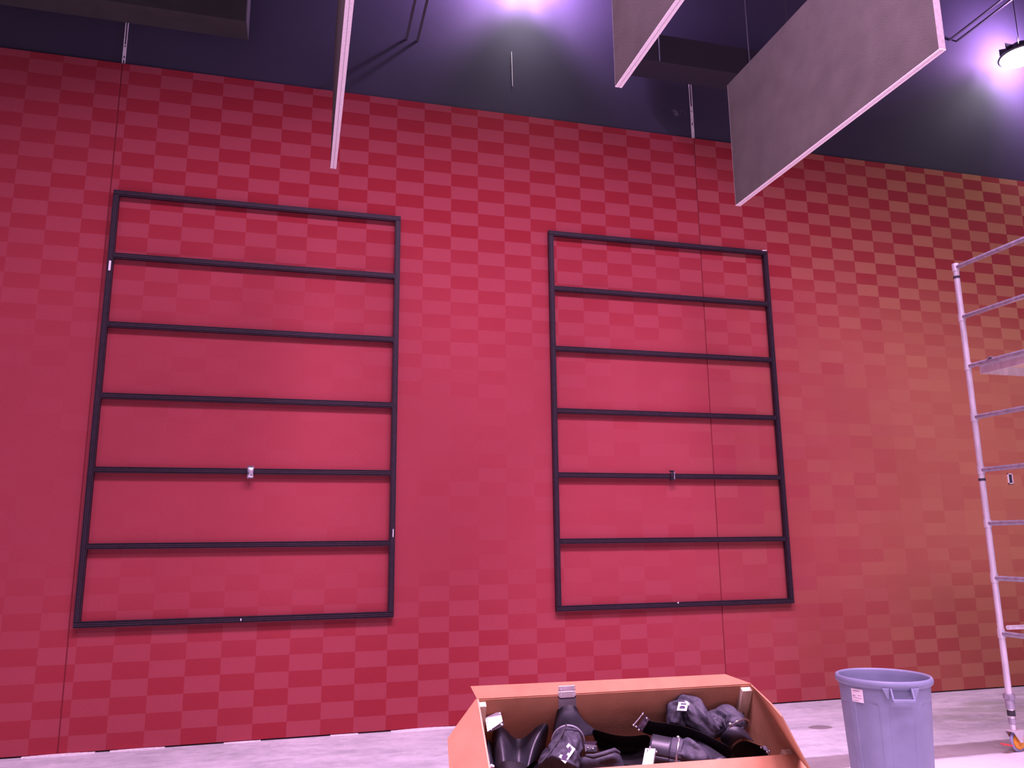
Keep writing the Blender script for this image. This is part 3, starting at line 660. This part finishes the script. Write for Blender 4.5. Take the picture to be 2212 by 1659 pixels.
plate([bx(1262, 1601, -.18), bx(1290, 1601, -.18), bx(1286, 1610, -.14), bx(1263, 1606, -.14)], sb, name='flange', mt='frame', label=None)
for q in ((1270, 1616), (1281, 1618)):
    bm = new_bm(); add_ball(bm, bx(*q, -.138), .007, 10); obj('bolt', bm, 'steel', sb, smooth=True)
cl = thing('fabric_scrap', 'crumpled charcoal cloth squeezed against the left end of carton', 'cloth', bx(1056, 1640, -.3))
bm = new_bm(); add_loft(bm, rows((((1047, 1612, -.30), (1051, 1600, -.26), (1056, 1597, -.25), (1062, 1600, -.28)), ((1050, 1640, -.30), (1055, 1630, -.25), (1059, 1628, -.28), (1064, 1632, -.33)), ((1053, 1675, -.32), (1058, 1660, -.27), (1064, 1655, -.29), (1070, 1660, -.34)))))
obj('cloth_body', bm, 'cloth', cl, smooth=True, sub=2, solid=.006)
bm = new_bm(); add_tube(bm, [bx(1057, 1657, -.20), bx(1062, 1655, -.195), bx(1067, 1656, -.20)], [.008, .012, .007], 10); obj('white_tab', bm, 'sticker', cl, smooth=True)
# added dark sheet under the hoods, makes the gaps between them black
hp = new_bm(); g = []
for i in range(12):
    row = []
    for j in range(30):
        u, v = .03+(BW-.06)*j/29, .03+(BDEP-.06)*i/11
        row.append(bl(u, v, -.40+.03*noise.noise(V((u*6, v*6, 1.0)))-(.06 if i in (0, 11) or j in (0, 29) else 0)))
    g.append(row)
add_loft(hp, g)
o = obj('dark_fill', hp, 'plastic_in', smooth=True, sub=1, solid=.01); tag(o, 'added black fill sheet under the plastic hoods, darkens the gaps inside the carton', 'fabric')

# ------------------------------------------------------------------ grey rubbish bin
RC = CAM + ray(1907, 1457)*5.43
RZ = RC.z
bn = thing('trash_can', 'large round blue-grey plastic rubbish bin with handle loop and white sticker', 'bin', (RC.x, RC.y, 0))
C0 = V((RC.x, RC.y, 0)); HT = RZ
HA = math.atan2(CAM.y-RC.y, CAM.x-RC.x)+.34           # direction the handle faces
def body_r(a, z, r):
    # raised vertical ribs with recessed panels below a scalloped shoulder
    k = (a-HA)/(2*PI/8)+.5; d = abs(k-round(k))*2         # 0 on a rib axis, 1 between
    zt2 = HT-.150-.012*math.cos((a-HA)*4)
    if z < zt2 and z > .05:
        f = min(1, (zt2-z)/.02); e = max(0, min(1, (d-.30)/.12)); return r-.020*f*e
    return r
prof = [(.245, 0.0)]
for i in range(0, 61): z = .004+(HT-.05)*i/60; prof.append((.248+.042*(z/HT), z))
bm = new_bm(); g = add_lathe(bm, prof, 160, C0, body_r); bm.faces.new(g[0][::-1]); obj('bin_body', bm, 'bin', bn, smooth=True)
bm = new_bm(); g = add_lathe(bm, [(.283, HT-.03), (.270, HT*.6), (.245, .02)], 64, C0); bm.faces.new(g[-1]); obj('inner_wall', bm, 'bin', bn, smooth=True)
bm = new_bm(); add_lathe(bm, [(.282, HT-.05), (.291, HT-.050), (.300, HT-.046), (.306, HT-.038), (.309, HT-.022), (.306, HT-.008), (.300, HT-.001), (.292, HT), (.286, HT-.004), (.283, HT-.014), (.282, HT-.05)], 96, C0); obj('rim', bm, 'bin', bn, smooth=True)
def handle(A):
    d = V((math.cos(A), math.sin(A), 0)); s = V((-math.sin(A), math.cos(A), 0)); up = V((0, 0, 1))
    P = lambda u, o, z: C0+d*(.286+o)+s*u+up*(HT+z)
    for sg in (-1, 1):
        bm = new_bm(); slab(bm, (P(sg*.060, -.005, -.04), P(sg*.060, .022, -.04), P(sg*.060, .056, -.118), P(sg*.060, .026, -.118)), s*sg, .012); obj('handle_arm', bm, 'bin', bn, bevel=.003)
        bm = new_bm(); slab(bm, (P(sg*.072, -.006, -.04), P(sg*.118, -.010, -.04), P(sg*.092, -.008, -.105), P(sg*.078, -.006, -.105)), d, .018); obj('handle_gusset', bm, 'bin', bn, bevel=.004)
    bm = new_bm(); slab(bm, (P(-.070, .030, -.102), P(.070, .030, -.102), P(.070, .030, -.124), P(-.070, .030, -.124)), d, .028); obj('handle_grip', bm, 'bin', bn, bevel=.005)
handle(HA); handle(HA+PI)
# sticker with printed lines on the left of the handle
A = HA-.97
def onbin(a2, z, o=.0): 
    r = .248+.042*(z/HT)+o; return C0+V((math.cos(a2)*r, math.sin(a2)*r, z))
bm = new_bm(); n = 6; za, zb2 = HT-.150, HT-.066; wd2 = .155
add_loft(bm, [[onbin(A+wd2*(k/n-.5)*2, z, .0025) for k in range(n+1)] for z in (za, zb2)])
stk = obj('sticker', bm, 'sticker', bn, smooth=True, label='white printed sticker')
for (u0, u1, f) in ((.2, .75, .82), (.55, .85, .5), (.1, .35, .44), (.1, .9, .30), (.1, .6, .10)):
    z = za+(zb2-za)*f; hh = .003 if f not in (.82, .44) else .005; bm = new_bm()
    add_loft(bm, [[onbin(A+wd2*((u0+(u1-u0)*k/4)-.5)*2, z+q, .0035) for k in range(5)] for q in (0, hh)])
    obj('print_line', bm, 'sticker_ink', stk)

# ------------------------------------------------------------------ aluminium scaffold tower
SX, SY = 5.623, -7.75+5.52       # the mast in view
SLEN, SW = 2.2, 1.3
tw = thing('scaffold_tower', 'aluminium scaffold tower with rungs and an orange castor at the right edge', 'scaffold', (SX, SY, 0))
def z_on(px, py):                # height on the mast's vertical line
    d = ray(px, py); k = ((SX-CAM.x)*d.x+(SY-CAM.y)*d.y)/(d.x**2+d.y**2); return CAM.z+d.z*k
RUNGS = [z_on(x, y) for x, y in ((2096, 573), (2112, 681), (2124, 788), (2136, 899), (2146, 1014), (2158, 1130), (2168, 1249), (2178, 1369))]
ZT = RUNGS[0]+.02
for (mx, vis) in ((SX, True), (SX+SLEN, False)):
    for my in (SY, SY-SW):
        bm = new_bm(); add_cyl(bm, (mx, my, .34), (mx, my, ZT), .0245, 24); mast = obj('mast', bm, 'alu', tw, smooth=True)
        for zr in RUNGS:
            bm = new_bm(); add_cyl(bm, (mx, my, zr-.035), (mx, my, zr+.035), .029, 24); obj('collar', bm, 'alu', mast, smooth=True)
        for zr in (RUNGS[0]-.09, RUNGS[4]-.08):
            bm = new_bm(); add_cyl(bm, (mx, my, zr-.012), (mx, my, zr+.008), .028, 20); obj('locking_band', bm, 'rubber', mast, smooth=True)
        # adjustable leg and castor
        bm = new_bm(); add_cyl(bm, (mx, my, .405), (mx, my, .44), .044, 8); add_cyl(bm, (mx, my, .33), (mx, my, .405), .034, 24); leg = obj('adjustable_leg', bm, 'alu_dark', tw, smooth=True)
        bm = new_bm(); add_cyl(bm, (mx, my, .155), (mx, my, .345), .022, 20); obj('spindle', bm, 'steel', leg, smooth=True)
        bm = new_bm(); add_cyl(bm, (mx, my, .275), (mx, my, .315), .030, 20); obj('lock_nut', bm, 'rubber', leg, smooth=True)
        bm = new_bm(); add_cyl(bm, (mx, my, .21), (mx, my, .255), .027, 20); obj('spindle_collar', bm, 'alu_dark', leg, smooth=True)
        ca = new_bm(); W0 = V((mx, my, .085)); dirx = V((math.cos(.15), math.sin(.15), 0)); axl = V((-dirx.y, dirx.x, 0))
        cas_off = dirx*.035; WC = W0+cas_off
        slab(ca, [V((mx, my, .160))+dirx*a2+axl*b2 for a2, b2 in ((-.055, -.035), (.075, -.035), (.075, .035), (-.055, .035))], (0, 0, 1), .008)
        for sgn in (-1, 1):
            slab(ca, [V((mx, my, 0))+axl*sgn*.034+dirx*a2+V((0, 0, z)) for a2, z in ((-.05, .160), (.07, .160), (.05, .075), (.02, .075))], axl*sgn, .004)
        castor = obj('castor_fork', ca, 'alu', tw)
        bm = new_bm(); add_torus(bm, WC, axl, .072, .0125, 40, 10); obj('tyre', bm, 'tyre', castor, smooth=True)
        bm = new_bm(); add_cyl(bm, WC-axl*.018, WC+axl*.018, .064, 40); add_cyl(bm, WC-axl*.026, WC+axl*.026, .022, 20); obj('wheel', bm, 'wheel', castor, smooth=True)
        bm = new_bm(); slab(bm, [W0+dirx*a2+axl*b2+V((0, 0, z)) for a2, b2, z in ((-.05, -.02, -.035), (-.05, .02, -.035), (-.145, .02, -.015), (-.145, -.02, -.015))], (0, 0, 1), .012); obj('brake_lever', bm, 'redlever', castor, bevel=.003)
    for zr in RUNGS:
        bm = new_bm(); add_cyl(bm, (mx, SY-.024, zr), (mx, SY-SW+.024, zr), .0205, 20); obj('rung', bm, 'alu_dark', tw, smooth=True)
for my in (SY, SY-SW):
    for zr in (RUNGS[7]+.05,):
        bm = new_bm(); add_cyl(bm, (SX+.02, my-.05, zr), (SX+SLEN-.02, my-.05, zr), .0185, 16); obj('brace', bm, 'alu', tw, smooth=True)
# platform hooked over the third rung
zd = RUNGS[2]
bm = new_bm(); add_box(bm, SX+.05, SX+SLEN-.05, SY-SW+.10, SY-.09, zd-.012, zd+.010); dk = obj('platform', bm, 'deck', tw, label='wooden platform')
bm = new_bm(); add_box(bm, SX+.03, SX+.05, SY-SW+.10, SY-.09, zd-.085, zd-.015); add_box(bm, SX+.05, SX+SLEN-.05, SY-.11, SY-.09, zd-.085, zd-.013); obj('platform_edge', bm, 'alu', dk)
for yy in (SY-.25, SY-SW+.25):
    bm = new_bm(); add_box(bm, SX-.03, SX+.06, yy-.02, yy+.02, zd+.021, zd+.027); obj('platform_hook', bm, 'alu_dark', dk)
